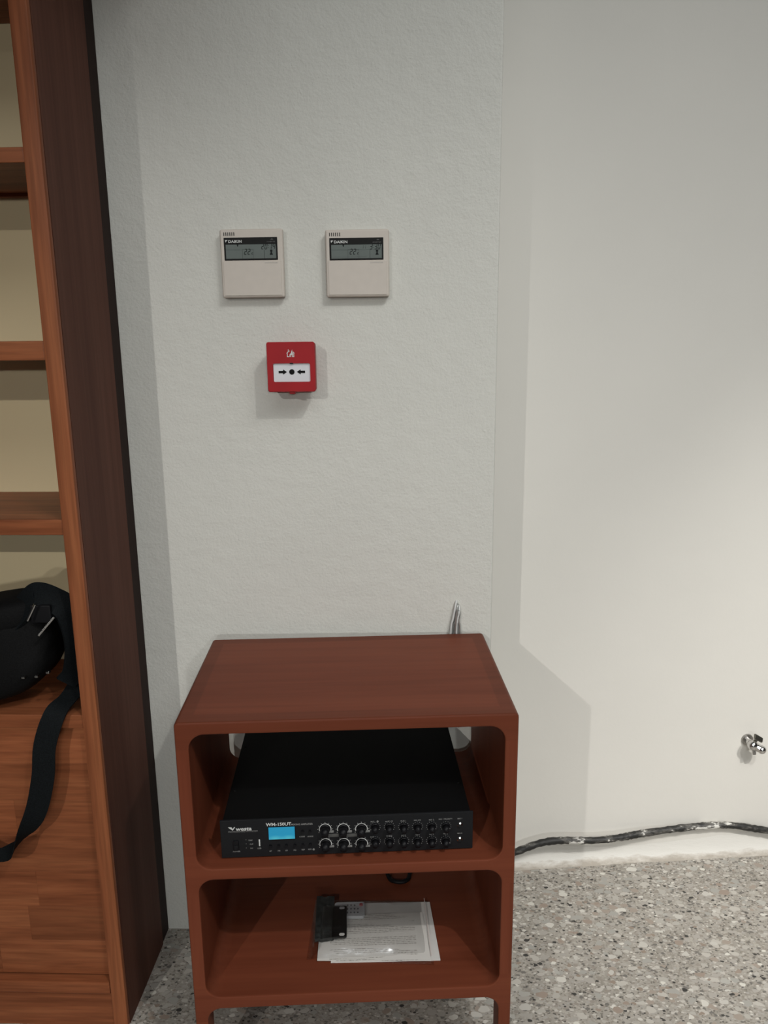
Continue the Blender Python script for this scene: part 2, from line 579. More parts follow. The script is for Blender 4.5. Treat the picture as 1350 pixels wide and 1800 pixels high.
def prism(bm, pts, y0, y1, bev=0.0, skip=None, seg=2, back=False):
    """outline in x, z extruded from y0 (front) to y1; the front edge is rounded except where skip(edge) says so"""
    t = bmesh.new()
    a = [t.verts.new((x, y0, z)) for x, z in pts]
    b = [t.verts.new((x, y1, z)) for x, z in pts]
    fa = t.faces.new(a)
    fb = t.faces.new(b[::-1])
    n = len(pts)
    for i in range(n):
        t.faces.new((a[(i + 1) % n], a[i], b[i], b[(i + 1) % n]))
    bmesh.ops.recalc_face_normals(t, faces=t.faces)
    if bev:
        es = [e for e in fa.edges if not (skip and skip(e.verts[0].co, e.verts[1].co))]
        if back:
            es += [e for e in fb.edges if not (skip and skip(e.verts[0].co, e.verts[1].co))]
        bmesh.ops.bevel(t, geom=es, offset=bev, segments=seg, affect='EDGES', profile=0.5)
    merge(bm, t)


def cyl(bm, p0, p1, r0, r1=None, n=16, cap=True):
    r1 = r0 if r1 is None else r1
    p0, p1 = Vector(p0), Vector(p1)
    d = p1 - p0
    q = d.to_track_quat('Z', 'Y').to_matrix()
    a, b = [], []
    for i in range(n):
        c = Vector((math.cos(2 * PI * i / n), math.sin(2 * PI * i / n), 0))
        a.append(bm.verts.new(p0 + q @ (c * r0)))
        b.append(bm.verts.new(p1 + q @ (c * r1)))
    for i in range(n):
        j = (i + 1) % n
        bm.faces.new((a[i], a[j], b[j], b[i]))
    if cap:
        bm.faces.new(a[::-1])
        bm.faces.new(b)


def ball(bm, c, r, sx=1, sy=1, sz=1, u=16, v=10):
    t = bmesh.new()
    bmesh.ops.create_uvsphere(t, u_segments=u, v_segments=v, radius=r)
    merge(bm, t, Matrix.Translation(c) @ Matrix.Diagonal((sx, sy, sz, 1)))


def smooth_path(pts, n=8):
    """Catmull-Rom through the points"""
    P = [Vector(p) for p in pts]
    P = [P[0] * 2 - P[1]] + P + [P[-1] * 2 - P[-2]]
    out = []
    for i in range(1, len(P) - 2):
        for k in range(n):
            t = k / n
            a, b, c, d = P[i - 1], P[i], P[i + 1], P[i + 2]
            out.append(0.5 * (2 * b + (c - a) * t + (2 * a - 5 * b + 4 * c - d) * t * t + (3 * b - a - 3 * c + d) * t ** 3))
    out.append(P[-2])
    return out


def tube(bm, pts, r, n=10, sub=8, wob=0.0):
    path = smooth_path(pts, sub) if sub > 1 else [Vector(p) for p in pts]
    rings = []
    ref = Vector((0.13, 0.31, 0.94)).normalized()
    for i, p in enumerate(path):
        d = (path[min(i + 1, len(path) - 1)] - path[max(i - 1, 0)]).normalized()
        u = d.cross(ref).normalized()
        v = u.cross(d)
        rr = r * (1 + wob * (random.random() - .5))
        rings.append([bm.verts.new(p + (u * math.cos(2 * PI * k / n) + v * math.sin(2 * PI * k / n)) * rr) for k in range(n)])
    for a, b in zip(rings, rings[1:]):
        for k in range(n):
            j = (k + 1) % n
            bm.faces.new((a[k], a[j], b[j], b[k]))
    bm.faces.new(rings[0][::-1])
    bm.faces.new(rings[-1])


def ribbon(bm, pts, widths, wdirs, thick, sub=8):
    """flat band: centre line, width and width direction at each point"""
    path = smooth_path(pts, sub)
    W = smooth_path([(a, 0, 0) for a in widths], sub)
    D = smooth_path(wdirs, sub)
    rings = []
    for i, p in enumerate(path):
        d = (path[min(i + 1, len(path) - 1)] - path[max(i - 1, 0)]).normalized()
        wd = (D[i] - d * D[i].dot(d)).normalized()
        nn = d.cross(wd)
        h, t = W[i].x / 2, thick / 2
        rings.append([bm.verts.new(p + wd * a * h + nn * b * t) for a, b in ((-1, -1), (1, -1), (1, 1), (-1, 1))])
    for a, b in zip(rings, rings[1:]):
        for k in range(4):
            j = (k + 1) % 4
            bm.faces.new((a[k], a[j], b[j], b[k]))
    bm.faces.new(rings[0][::-1])
    bm.faces.new(rings[-1])
    bmesh.ops.recalc_face_normals(bm, faces=bm.faces)


def arc(cx, cz, r, a0, a1, n=8):
    return [(cx + r * math.cos(R(a0 + (a1 - a0) * i / n)), cz + r * math.sin(R(a0 + (a1 - a0) * i / n))) for i in range(n + 1)]


def rrect(x0, x1, z0, z1, r, n=5):
    return (arc(x1 - r, z1 - r, r, 0, 90, n) + arc(x0 + r, z1 - r, r, 90, 180, n)
            + arc(x0 + r, z0 + r, r, 180, 270, n) + arc(x1 - r, z0 + r, r, 270, 360, n))


def text(bm, s, x, z, size, y=0.0, align='LEFT', shear=0.0, sx=1.0, bold=0.0, depth=0.0003, flat=False):
    """lettering in the x, z plane (facing -y), baseline at z; flat = lettering lying in x, y facing up"""
    cu = bpy.data.curves.new('lettering', 'FONT')
    cu.body = s
    cu.size = size
    cu.align_x = align
    cu.shear = shear
    cu.resolution_u = 2
    cu.offset = bold
    cu.extrude = depth / 2
    o = bpy.data.objects.new('lettering', cu)
    me = bpy.data.meshes.new_from_object(o)
    t = bmesh.new()
    t.from_mesh(me)
    bpy.data.objects.remove(o)
    bpy.data.curves.remove(cu)
    bpy.data.meshes.remove(me)
    mm = Matrix.Diagonal((sx, 1, 1, 1))
    if not flat:
        mm = Matrix.Rotation(PI / 2, 4, 'X') @ mm
        mm = Matrix.Translation((x, y, z)) @ mm
    else:
        mm = Matrix.Translation((x, z, y)) @ mm
    merge(bm, t, mm)


SEG = {'0': 'abcdef', '1': 'bc', '2': 'abged', '3': 'abgcd', '4': 'fgbc', '5': 'afgcd', '6': 'afgedc', '7': 'abc', '8': 'abcdefg', '9': 'abcdfg',
       'c': 'deg', ' ': ''}


def digits(bm, s, x, z, h, y, shear=0.16):
    """liquid-crystal digits made of bars"""
    wd = h * 0.52
    t = h * 0.13
    for ch in s:
        if ch == ':':
            for q in (0.3, 0.7):
                box(bm, x + shear * h * q, x + t + shear * h * q, y - 0.0002, y, z + h * q - t / 2, z + h * q + t / 2)
            x += wd * 0.5
            continue
        for g in SEG[ch]:
            if g in 'adg':
                zz = {'a': h, 'd': 0, 'g': h / 2}[g]
                pts = [(x + t * .6, zz - t / 2), (x + wd - t * .6, zz - t / 2), (x + wd - t * .6, zz + t / 2), (x + t * .6, zz + t / 2)]
            else:
                xx = x + (wd - t / 2 if g in 'bc' else t / 2 - t / 2 * 0)
                z0, z1 = (h / 2 + t * .3, h - t * .3) if g in 'bf' else (t * .3, h / 2 - t * .3)
                pts = [(xx - t / 2, z0), (xx + t / 2, z0), (xx + t / 2, z1), (xx - t / 2, z1)]
            prism(bm, [(a + shear * b, z + b) for a, b in pts], y - 0.0002, y)
        x += wd * 1.35


def thing(name, label, cat, loc=(0, 0, 0), rot=(0, 0, 0), group=None):
    o = bpy.data.objects.new(name, None)
    o.empty_display_size = 0.05
    COL.objects.link(o)
    o.location = loc
    o.rotation_euler = rot
    return tag(o, label, cat, group)


def tag(o, label, cat, group=None):
    o['label'] = label
    o['category'] = cat
    if group:
        o['group'] = group
    return o


def struct(o):
    o['kind'] = 'structure'
    return o


# ------------------------------------------------------------------ setting
WS = 0.1                                    # the wall on the right runs back a little
WK = 0.2308 - WS * 0.2508


def wall_y(x):
    return WK + WS * x


bm = bmesh.new()
box(bm, -3.0, 3.2, -5.5, 0.9, -0.1, 0.0)
struct(finish(bm, 'floor', 'terrazzo', smooth=False))

bm = bmesh.new()                            # projecting pier with a rounded plaster arris
prism(bm, [(-3.0, 0), (-3.0, 3.6), (0.156, 3.6), (0.156, 0)], 0.0, 0.60)
es = [e for e in bm.edges if all(abs(v.co.x - 0.156) < 1e-4 and abs(v.co.y) < 1e-4 for v in e.verts)]
bmesh.ops.bevel(bm, geom=es, offset=0.004, segments=3, affect='EDGES', profile=0.5)
struct(finish(bm, 'wall_left', 'rough_plaster', ang=50))

bm = bmesh.new()
vs = []
for x, dy in ((0.10, 0), (3.2, 0), (3.2, 0.3), (0.10, 0.3)):
    vs.append((x, wall_y(x) + dy))
lo = [bm.verts.new((x, y, 0)) for x, y in vs]
hi = [bm.verts.new((x, y, 3.6)) for x, y in vs]
for i in range(4):
    j = (i + 1) % 4
    bm.faces.new((lo[i], lo[j], hi[j], hi[i]))
bm.faces.new(hi)
bm.faces.new(lo[::-1])
struct(finish(bm, 'wall_right', 'smooth_plaster', smooth=False))

# raw plaster foot of the right wall, lumpy, swept out to the floor
bm = bmesh.new()
rows = []
rnd = random.Random(3)
for i in range(90):
    x = 0.157 + 3.0 * i / 89
    hh = 0.046 + 0.010 * math.sin(x * 9.0) + 0.004 * rnd.random()
    ww = 0.018 + 0.004 * math.sin(x * 5 + 1) + 0.003 * rnd.random()
    row = []
    for k in range(7):
        t = k / 6
        row.append(bm.verts.new((x, wall_y(x) - 0.0005 - ww * (1 - math.sin(t * PI / 2)) ** 1.0, hh * (1 - math.cos(t * PI / 2)) + 0.0002)))
    rows.append(row)
for a, b in zip(rows, rows[1:]):
    for k in range(6):
        bm.faces.new((a[k], b[k], b[k + 1], a[k + 1]))
bmesh.ops.recalc_face_normals(bm, faces=bm.faces)
struct(finish(bm, 'baseboard_right', 'raw_plaster_foot', ang=80))

# ------------------------------------------------------------------ bookcase
BX1 = -0.543            # right side face
BX0 = -1.36
BF = -0.255             # front
bk = thing('bookcase', 'tall stained pine bookcase with open shelves and an end panel coloured darker for shade', 'bookcase', (0, 0, 0))
SH = 0.028
TOPZ = 2.00
for x0, x1, nm in ((BX1 - SH, BX1, 'side_panel'), (BX0, BX0 + SH, 'side_panel')):
    bm = bmesh.new()
    box(bm, x0, x1, BF + 0.012, -0.046, 0, TOPZ)
    p = finish(bm, nm, 'shade_darkened_side', bk, ang=30)
    bm = bmesh.new()                        # solid lipping along the front edge
    box(bm, x0, x1, BF, BF + 0.012, 0, TOPZ, 0.003)
    finish(bm, 'edge_lipping', 'pine_z', p)
bm = bmesh.new()
box(bm, BX1 - 0.020, BX1 - 0.002, -0.046, -0.001, 0, TOPZ, 0.001)
q = finish(bm, 'scribe_strip', 'dark_strip', bk)
q['label'] = 'darker strip closing the gap to the wall'
bm = bmesh.new()
box(bm, BX0 + SH, BX1 - SH, -0.010, -0.002, 0.07, TOPZ - 0.03)
q = finish(bm, 'back_panel', 'cream_back', bk)
q['label'] = 'cream back panel'
for zt, th in ((1.838, 0.030), (1.556, 0.022), (1.277, 0.030), (0.993, 0.027), (0.646, 0.026)):
    bm = bmesh.new()
    box(bm, BX0 + SH, BX1 - SH, BF + 0.004, -0.010, zt - th, zt, 0.0025)
    finish(bm, 'shelf', 'pine_x', bk)
for zt in (1.534,):
    bm = bmesh.new()
    box(bm, BX0 + SH, BX1 - SH, -0.024, -0.010, zt - 0.006, zt, 0.001)
    finish(bm, 'shelf_cleat', 'pine_x', bk)
# front made of glued staves
rr = random.Random(11)
nrow = 7
z0, z1 = 0.104, 0.619
for r_ in range(nrow):
    za, zb = z0 + (z1 - z0) * r_ / nrow, z0 + (z1 - z0) * (r_ + 1) / nrow
    x = BX1 - SH - 0.003
    first = True
    while x > BX0 + SH + 0.004:
        L = rr.uniform(0.10, 0.34) if first else rr.uniform(0.22, 0.40)
        first = False
        xa = max(x - L, BX0 + SH + 0.003)
        if xa - (BX0 + SH) < 0.06:
            xa = BX0 + SH + 0.003
        bm = bmesh.new()
        box(bm, xa, x, BF + 0.018 - rr.uniform(0, 0.0005), BF + 0.038, za, zb, 0.0004, 1)
        me = finish(bm, 'stave', 'pine_stave', bk)
        x = xa
bm = bmesh.new()
box(bm, BX0 + SH, BX1 - SH, BF, -0.02, 0.0745, 0.101, 0.004)
finish(bm, 'bottom_rail', 'pine_x', bk)
bm = bmesh.new()
box(bm, BX0 + SH, BX1 - SH, BF + 0.004, BF + 0.034, 0, 0.074, 0.001)
finish(bm, 'plinth', 'pine_x', bk)
bm = bmesh.new()
box(bm, BX0 - 0.10, -0.305, -0.52, -0.002, TOPZ, TOPZ + 0.035, 0.004)  # unseen overhang, added to cast shade on the upper wall corner
finish(bm, 'added_shade_board', 'pine_x', bk)

# ------------------------------------------------------------------ side table
TW, TDp, TH = 0.531, 0.339, 0.707
TT = 0.0215              # board thickness
RF = 0.024               # inner corner radius
hx, yf, yb = TW / 2, -TDp / 2, TDp / 2
tb = thing('side_table', 'reddish brown wooden side table with two rounded open compartments', 'table', (-0.1135, -0.2034, 0), (0, 0, 0.0755))


def seam_z(*zs):
    return lambda a, b: any(abs(a.z - z) < 1e-5 and abs(b.z - z) < 1e-5 for z in zs)


def carcass(name, mat, pts, zs):
    bm = bmesh.new()
    prism(bm, pts, yf, yb, 0.0038, seam_z(*zs), 2, True)
    return finish(bm, name, mat, tb, ang=40)


ix = hx - TT
zt0 = TH - TT - RF                           # end of the top's inner corners
ro = 0.007
tp = (arc(hx - ro, TH - ro, ro, 0, 90, 5) + arc(-hx + ro, TH - ro, ro, 90, 180, 5) + [(-hx, zt0), (-ix, zt0)]
      + arc(-ix + RF, zt0, RF, 180, 90)[1:] + arc(ix - RF, zt0, RF, 90, 0) + [(hx, zt0)])
carcass('top', 'table_top_wood', tp, (zt0,))


def shelf_pts(zt, th):
    za, zb = zt + RF, zt - th - RF
    return ([(hx, za), (ix, za)] + arc(ix - RF, za, RF, 0, -90)[1:] + arc(-ix + RF, za, RF, -90, -180)
            + [(-hx, za), (-hx, zb), (-ix, zb)] + arc(-ix + RF, zb, RF, 180, 90)[1:] + arc(ix - RF, zb, RF, 90, 0) + [(hx, zb)]), za, zb


p1, a1, b1 = shelf_pts(0.4515, 0.0205)
carcass('shelf', 'table_wood_x', p1, (a1, b1))
p2, a2, b2 = shelf_pts(0.2085, 0.0235)
carcass('shelf', 'table_wood_x', p2, (a2, b2))
for s in (-1, 1):
    for za, zb in ((a1, zt0), (a2, b1)):
        xs = sorted((s * ix, s * hx))
        carcass('side_panel', 'table_wood_z', [(xs[0], za), (xs[1], za), (xs[1], zb), (xs[0], zb)], (za, zb))
    # legs, front and back
    for ya_, yb_ in ((yf, yf + 0.045), (yb - 0.045, yb)):
        bm = bmesh.new()
        prism(bm, [(s * (ix + 0.001), 0), (s * hx, 0), (s * hx, b2), (s * ix, b2)], ya_, yb_, 0.0038, seam_z(b2), 2, True)
        finish(bm, 'leg', 'table_wood_z', tb, ang=40)

# ------------------------------------------------------------------ amplifier on the middle shelf
AW, AH, AD = 0.410, 0.070, 0.292
AX0 = -0.2095
tw_ = 0.0755
ct, st = math.cos(tw_), math.sin(tw_)


def on_table(lx, ly, z):
    return (-0.1135 + ct * lx - st * ly, -0.2034 + st * lx + ct * ly, z)


amp = thing('amplifier', 'flat black audio amplifier with a lit blue display on the upper shelf of the table', 'amplifier',
            on_table(AX0, -0.1455, 0.4515), (0, 0, tw_ + R(0.5)))
bm = bmesh.new()
box(bm, 0.004, AW - 0.004, 0.004, AD, 0.003, AH - 0.0015, 0.0015)
finish(bm, 'housing', 'amp_black', amp)
bm = bmesh.new()
box(bm, 0, AW, 0.0, 0.004, 0.002, AH, 0.0012)
face = finish(bm, 'front_panel', 'amp_panel', amp)
for x in (0.03, AW - 0.03):
    for y in (0.03, AD - 0.03):
        bm = bmesh.new()
        cyl(bm, (x, y, 0), (x, y, 0.004), 0.009)
        finish(bm, 'foot', 'knob_black', amp)
for x, y in ((0.012, AD * .3), (0.012, AD * .8), (AW - 0.012, AD * .3), (AW - 0.012, AD * .8)):
    bm = bmesh.new()
    cyl(bm, (x, y, AH - 0.002), (x, y, AH - 0.0004), 0.003, 0.002, 10)
    finish(bm, 'screw', 'amp_black', amp)


def U(px):
    return (px - 388.0) / 444.0 * AW


def V(px, py):
    return AH - (py - (1441.5 - 0.0293 * (px - 388.0))) / 68.0 * (AH - 0.002)


def P(px, py):
    return U(px), V(px, py)


# display
x0, zt = P(472, 1453.5)
x1, zb = P(517.5, 1474)
bm = bmesh.new()
prism(bm, rrect(x0 - 0.0015, x1 + 0.0015, zb - 0.0015, zt + 0.0015, 0.0015), -0.0008, 0.0)
disp = finish(bm, 'display', 'knob_black', amp)
bm = bmesh.new()
box(bm, x0, x1, -0.0012, -0.0008, zb, zt)
finish(bm, 'screen', 'lit_blue_screen', disp)['label'] = 'lit blue screen'
# brand lettering and model lettering
bm = bmesh.new()
x, z = P(402, 1453)
prism(bm, [(x, z), (x + 0.0055, z), (x + 0.0075, z - 0.0035), (x + 0.0095, z), (x + 0.0115, z), (x + 0.0072, z - 0.0062)], -0.0003, 0)
prism(bm, [(x + 0.0045, z - 0.0034), (x + 0.0062, z - 0.0034), (x + 0.0068, z - 0.0058)], -0.0003, 0)
finish(bm, 'logo', 'print_white', amp, smooth=False)
bm = bmesh.new()
x, z = P(415, 1459.3)
text(bm, 'westa', x, z, 0.0092, 0, shear=0.12, sx=1.18, bold=0.00022)
finish(bm, 'lettering', 'print_white', amp, smooth=False)
bm = bmesh.new()
x, z = P(402, 1462.6)
text(bm, 'PROFESSIONAL PA SYSTEM', x, z, 0.0034, 0, sx=1.16)
finish(bm, 'lettering', 'print_grey', amp, smooth=False)
bm = bmesh.new()
x, z = P(468, 1451.6)
text(bm, 'WM-150UT', x, z, 0.0078, 0, sx=1.05, bold=0.00018)
finish(bm, 'lettering', 'print_white', amp, smooth=False)
bm = bmesh.new()
x, z = P(511.5, 1450.6)
text(bm, 'MIXING AMPLIFIER', x, z, 0.0042, 0, sx=1.0, bold=0.0001)
finish(bm, 'lettering', 'print_grey', amp, smooth=False)
# small printed captions
for s_, px, py, sz in (('POWER', 414.5, 1498.5, .0034), ('TEMP', 439.5, 1478, .003), ('CLIP', 441, 1485, .003), ('SIG', 441, 1492.5, .003), ('USB', 454.5, 1493, .0036),
                       ('CODE', 530, 1472.5, .0033), ('MODE', 544.5, 1472.2, .0033), ('BT', 474, 1498.5, .0034), ('FM', 488.5, 1498, .0034), ('SD', 502, 1497.5, .0034),
                       ('EQ', 516.5, 1497, .0034), ('REP', 531, 1496.5, .0034), ('REC', 543, 1496, .0034),
                       ('MIC', 654, 1446.5, .0036), ('AUX 1/2', 683, 1446.3, .0034), ('AUX 1', 708.5, 1445.5, .0034), ('MIC 3/4', 733, 1444.7, .0034), ('MIC 2', 758, 1444.3, .0034),
                       ('MIC 1 PRIORITY', 783, 1443, .0032), ('MIC 1', 808.5, 1442.5, .0032), ('MIC 2', 808.5, 1469.5, .0032),
                       ('BASS', 653, 1474.3, .0030), ('TREBLE', 683, 1473, .0030), ('MIC 5', 708.5, 1472.3, .0030), ('MIC 4', 733, 1471.5, .0030), ('MIC 3', 758, 1471, .0030), ('MIC 2', 783, 1470, .0030)):
    bm = bmesh.new()
    x, z = P(px, py)
    text(bm, s_, x, z, sz, 0, 'CENTER', bold=0.00005)
    finish(bm, 'lettering', 'print_grey', amp, smooth=False)
for px, py in ((663, 1445), (549.5, 1495)):
    bm = bmesh.new()
    x, z = P(px, py)
    cyl(bm, (x, 0, z), (x, -0.0003, z), 0.0018, n=12)
    finish(bm, 'record_dot', 'print_grey', amp, smooth=False)
# power rocker, usb slot
x, z = P(414.3, 1485.5)
bm = bmesh.new()
box(bm, x - 0.0045, x + 0.0045, -0.0025, 0, z - 0.0085, z + 0.0085, 0.0008)
rk = finish(bm, 'power_switch', 'knob_black', amp)
bm = bmesh.new()
box(bm, x - 0.003, x + 0.003, -0.0034, -0.0024, z - 0.007, z + 0.0005, 0.0006)
finish(bm, 'rocker', 'amp_panel', rk)
x, z = P(454.5, 1481)
bm = bmesh.new()
box(bm, x - 0.0026, x + 0.0026, -0.0008, 0, z - 0.0068, z + 0.0068, 0.0003)
us = finish(bm, 'usb_port', 'slot_black', amp)
bm = bmesh.new()
box(bm, x - 0.0002, x + 0.0018, -0.0012, -0.0008, z - 0.006, z + 0.006)
finish(bm, 'contact_plate', 'print_white', us)
for py in (1476, 1483.5, 1491):
    x, z = P(432, py - 0.5)
    bm = bmesh.new()
    cyl(bm, (x, 0, z), (x, -0.001, z), 0.0008, n=8)
    finish(bm, 'indicator_lamp', 'print_dim', amp)
for px, py in [(531, 1461), (544, 1461)] + [(q_, 1487 - 0.03 * (q_ - 474)) for q_ in (474, 488.5, 502, 517, 531, 544)]:
    x, z = P(px, py)
    bm = bmesh.new()
    cyl(bm, (x, 0, z), (x, -0.0035, z), 0.0022, 0.0019, 12)
    finish(bm, 'push_button', 'knob_black', amp)


def make_knob(r, d):
    bm = bmesh.new()
    cyl(bm, (0, 0, 0), (0, -0.002, 0), r * 1.15, r * 1.1, 18)
    cyl(bm, (0, -0.002, 0), (0, -d, 0), r * 0.95, r * 0.8, 18)
    box(bm, -r * 0.09, r * 0.09, -d - 0.0006, -d + 0.002, 0, r * 0.78)
    me = bpy.data.meshes.new('knob')
    for f in bm.faces:
        f.smooth = True
    for e in bm.edges:
        if len(e.link_faces) == 2 and e.calc_face_angle(0) > R(35):
            e.smooth = False
    bm.to_mesh(me)
    bm.free()
    me.materials.append(MATS['knob_black'])
    return me


def add_mesh(name, me, parent, loc, rot=(0, 0, 0)):
    o = bpy.data.objects.new(name, me)
    COL.objects.link(o)
    o.parent = parent
    o.location = loc
    o.rotation_euler = rot
    return o


big, small = make_knob(0.0072, 0.015), make_knob(0.0058, 0.013)
dial = bmesh.new()
for row, py in enumerate((1458.0, 1485.0)):
    for px in (570.8, 602.6, 634.4):
        x, z = P(px, py - 0.4 * 0)
        add_mesh('knob', big, amp, (x, 0, z), (0, R(random.uniform(-120, -40)), 0))
        a = arc(x, z, 0.0101, -15, 200, 20)
        bq = arc(x, z, 0.0090, 200, -15, 20)
        prism(dial, a + bq, -0.0003, 0)
        for k in range(9):
            an = R(-30 + 240 * k / 8)
            cx_, cz_ = x + math.cos(an) * 0.0118, z + math.sin(an) * 0.0118
            box(dial, cx_ - 0.0004, cx_ + 0.0004, -0.0003, 0, cz_ - 0.0004, cz_ + 0.0004)
finish(dial, 'dial_scale', 'print_white', amp, smooth=False)
plates = [(px + 10.5, py + 4.5, 0.0040, 0.0020) for py in (1458.0, 1485.0) for px in (570.8, 602.6, 634.4)] + [(585, 1469.5, 0.0085, 0.0028), (617, 1469.5, 0.0085, 0.0028)]
for px, py, hw_, hh_ in plates:
    bm = bmesh.new()
    x, z = P(px, py)
    prism(bm, rrect(x - hw_, x + hw_, z - hh_, z + hh_, 0.0006, 2), -0.0003, 0)
    finish(bm, 'value_plate', 'print_grey' if hw_ < 0.005 else 'print_dim', amp, smooth=False)
bm = bmesh.new()
for i, px in enumerate((658.3, 683.5, 708.8, 733.2, 758.5, 783.5)):
    for py in (1455.0, 1481.3):
        x, z = P(px, py)
        add_mesh('knob', small, amp, (x, 0, z), (0, R(random.uniform(-130, 130)), 0))
        for k in range(11):
            an = R(-35 + 250 * k / 10)
            cx_, cz_ = x + math.cos(an) * 0.0085, z + math.sin(an) * 0.0085
            e_ = 0.00045 if k not in (0, 10) else 0.0006
            box(bm, cx_ - e_, cx_ + e_, -0.0003, 0, cz_ - e_, cz_ + e_)
finish(bm, 'dial_scale', 'print_grey', amp, smooth=False)
for py in (1453.0, 1480.0):
    x, z = P(808.7, py)
    bm = bmesh.new()
    a = arc(0, 0, 0.0047, 0, 360, 24)[:-1]
    vo = [bm.verts.new((x + p_[0], -0.0008, z + p_[1])) for p_ in a]
    vi = [bm.verts.new((x + p_[0] * .62, -0.0026, z + p_[1] * .62)) for p_ in a]
    vb = [bm.verts.new((x + p_[0], 0.0, z + p_[1])) for p_ in a]
    for i in range(24):
        j = (i + 1) % 24
        bm.faces.new((vo[i], vo[j], vi[j], vi[i]))
        bm.faces.new((vb[i], vb[j], vo[j], vo[i]))
    bmesh.ops.recalc_face_normals(bm, faces=bm.faces)
    jk = finish(bm, 'microphone_jack', 'chrome', amp)
    bm = bmesh.new()
    cyl(bm, (x, 0, z), (x, -0.0016, z), 0.0032, n=16)
    finish(bm, 'socket', 'slot_black', jk)

# ------------------------------------------------------------------ leaflet set in a clear bag on the lower shelf
ZS = 0.2085


def sheet(name, mat, corners, z, thick, parent=None, curl=0.0, nu=12, nv=8, solid=True, wav=0.0, seed=1):
    """a sheet of paper or film between four corners (table coordinates: near left, near right, far right, far left)"""
    rn = random.Random(seed)
    c = [Vector((*p_, 0)) for p_ in corners]
    cen = sum(c, Vector()) / 4
    bm = bmesh.new()
    ph = [rn.uniform(0, 6) for _ in range(4)]
    gr = []
    for layer in ((0, 1) if solid else (1,)):
        g = []
        for i in range(nu + 1):
            row = []
            for j in range(nv + 1):
                u, v = i / nu, j / nv
                p_ = (c[0] * (1 - u) + c[1] * u) * (1 - v) + (c[3] * (1 - u) + c[2] * u) * v - cen
                hz = curl * (abs(u - .5) * 2) ** 3 + wav * (math.sin(u * 9 + ph[0]) * math.sin(v * 7 + ph[1]) + .6 * math.sin(u * 17 + v * 11 + ph[2]) + 1.2)
                row.append(bm.verts.new((p_.x, p_.y, hz + thick * layer)))
            g.append(row)
        gr.append(g)
    top = gr[-1]
    for i in range(nu):
        for j in range(nv):
            bm.faces.new((top[i][j], top[i + 1][j], top[i + 1][j + 1], top[i][j + 1]))
            if solid:
                b_ = gr[0]
                bm.faces.new((b_[i][j], b_[i][j + 1], b_[i + 1][j + 1], b_[i + 1][j]))
    if solid:
        b_ = gr[0]
        loop = [(i, 0) for i in range(nu)] + [(nu, j) for j in range(nv)] + [(i, nv) for i in range(nu, 0, -1)] + [(0, j) for j in range(nv, 0, -1)]
        for (i, j), (k, l) in zip(loop, loop[1:] + loop[:1]):
            bm.faces.new((b_[i][j], b_[k][l], top[k][l], top[i][j]))
    bmesh.ops.recalc_face_normals(bm, faces=bm.faces)
    o = finish(bm, name, mat, parent)
    w_ = on_table(cen.x, cen.y, z)
    o.location = w_
    o.rotation_euler = (0, 0, tw_)
    return o


lf = sheet('leaflet', 'paper_white', [(-0.040, -0.107), (0.152, -0.111), (0.147, 0.032), (-0.028, 0.037)], ZS + 0.0006, 0.0018, curl=0.0, seed=2)
tag(lf, 'white leaflet sticking out beyond the edge of the clear bag', 'leaflet')
lf2 = sheet('instruction_sheet', 'printed_paper', [(-0.064, -0.103), (0.136, -0.1135), (0.130, 0.004), (-0.062, 0.004)], ZS + 0.0028, 0.0010, seed=3)
tag(lf2, 'instruction sheet with lines of grey print inside the clear bag', 'leaflet')
ct_ = sheet('accessory_packet', 'dark_wrap', [(-0.070, -0.063), (-0.038, -0.062), (-0.037, 0.044), (-0.071, 0.046)], ZS + 0.0042, 0.007, wav=0.0012, seed=5, nu=10, nv=14)
tag(ct_, 'crumpled dark packet at the far corner inside the clear bag', 'packet')

# remote control
rm = thing('remote_control', 'small grey remote control with a keypad inside the clear bag', 'remote control',
           on_table(-0.0075, 0.0115, ZS + 0.0044), (0, 0, tw_ - 0.03))
bm = bmesh.new()
t = bmesh.new()
prism(t, rrect(-0.029, 0.029, -0.019, 0.019, 0.006), -0.006, 0.0, 0.0012)
merge(bm, t, Matrix.Rotation(-PI / 2, 4, 'X'))
finish(bm, 'body', 'remote_grey', rm)
for i in range(4):
    for j in range(3):
        if i == 3 and j == 2:
            continue
        bm = bmesh.new()
        x, y = 0.002 + i * 0.0066 * 1.0 - 0.006, -0.010 + j * 0.0095
        cyl(bm, (x, y, 0.0058), (x, y, 0.0070), 0.0016, n=10)
        finish(bm, 'key', 'remote_key', rm)
bm = bmesh.new()
cyl(bm, (0.0215, 0.010, 0.0058), (0.0215, 0.010, 0.0072), 0.0036, n=14)
finish(bm, 'power_key', 'remote_key_red', rm)['label'] = 'red key'
# rack ear
br = thing('mounting_bracket', 'black metal mounting bracket with a slotted end inside the clear bag', 'bracket',
           on_table(-0.026, -0.024, ZS + 0.0112), (R(0), 0, tw_ + 0.01))
bm = bmesh.new()
t = bmesh.new()
prism(t, rrect(-0.0135, 0.0135, -0.038, 0.040, 0.003), -0.003, 0.0, 0.0006)
merge(bm, t, Matrix.Rotation(-PI / 2, 4, 'X'))
box(bm, -0.0135, -0.0105, -0.036, 0.036, -0.006, 0.003, 0.0006)
finish(bm, 'plate', 'bracket_black', br)
for y in (-0.0325, 0.034):
    bm = bmesh.new()
    t = bmesh.new()
    prism(t, rrect(-0.0005, 0.0095, y - 0.003, y + 0.003, 0.0028), -0.0034, -0.0028)
    merge(bm, t, Matrix.Rotation(-PI / 2, 4, 'X'))
    finish(bm, 'slot', 'paper_white' if y < 0 else 'remote_grey', br)

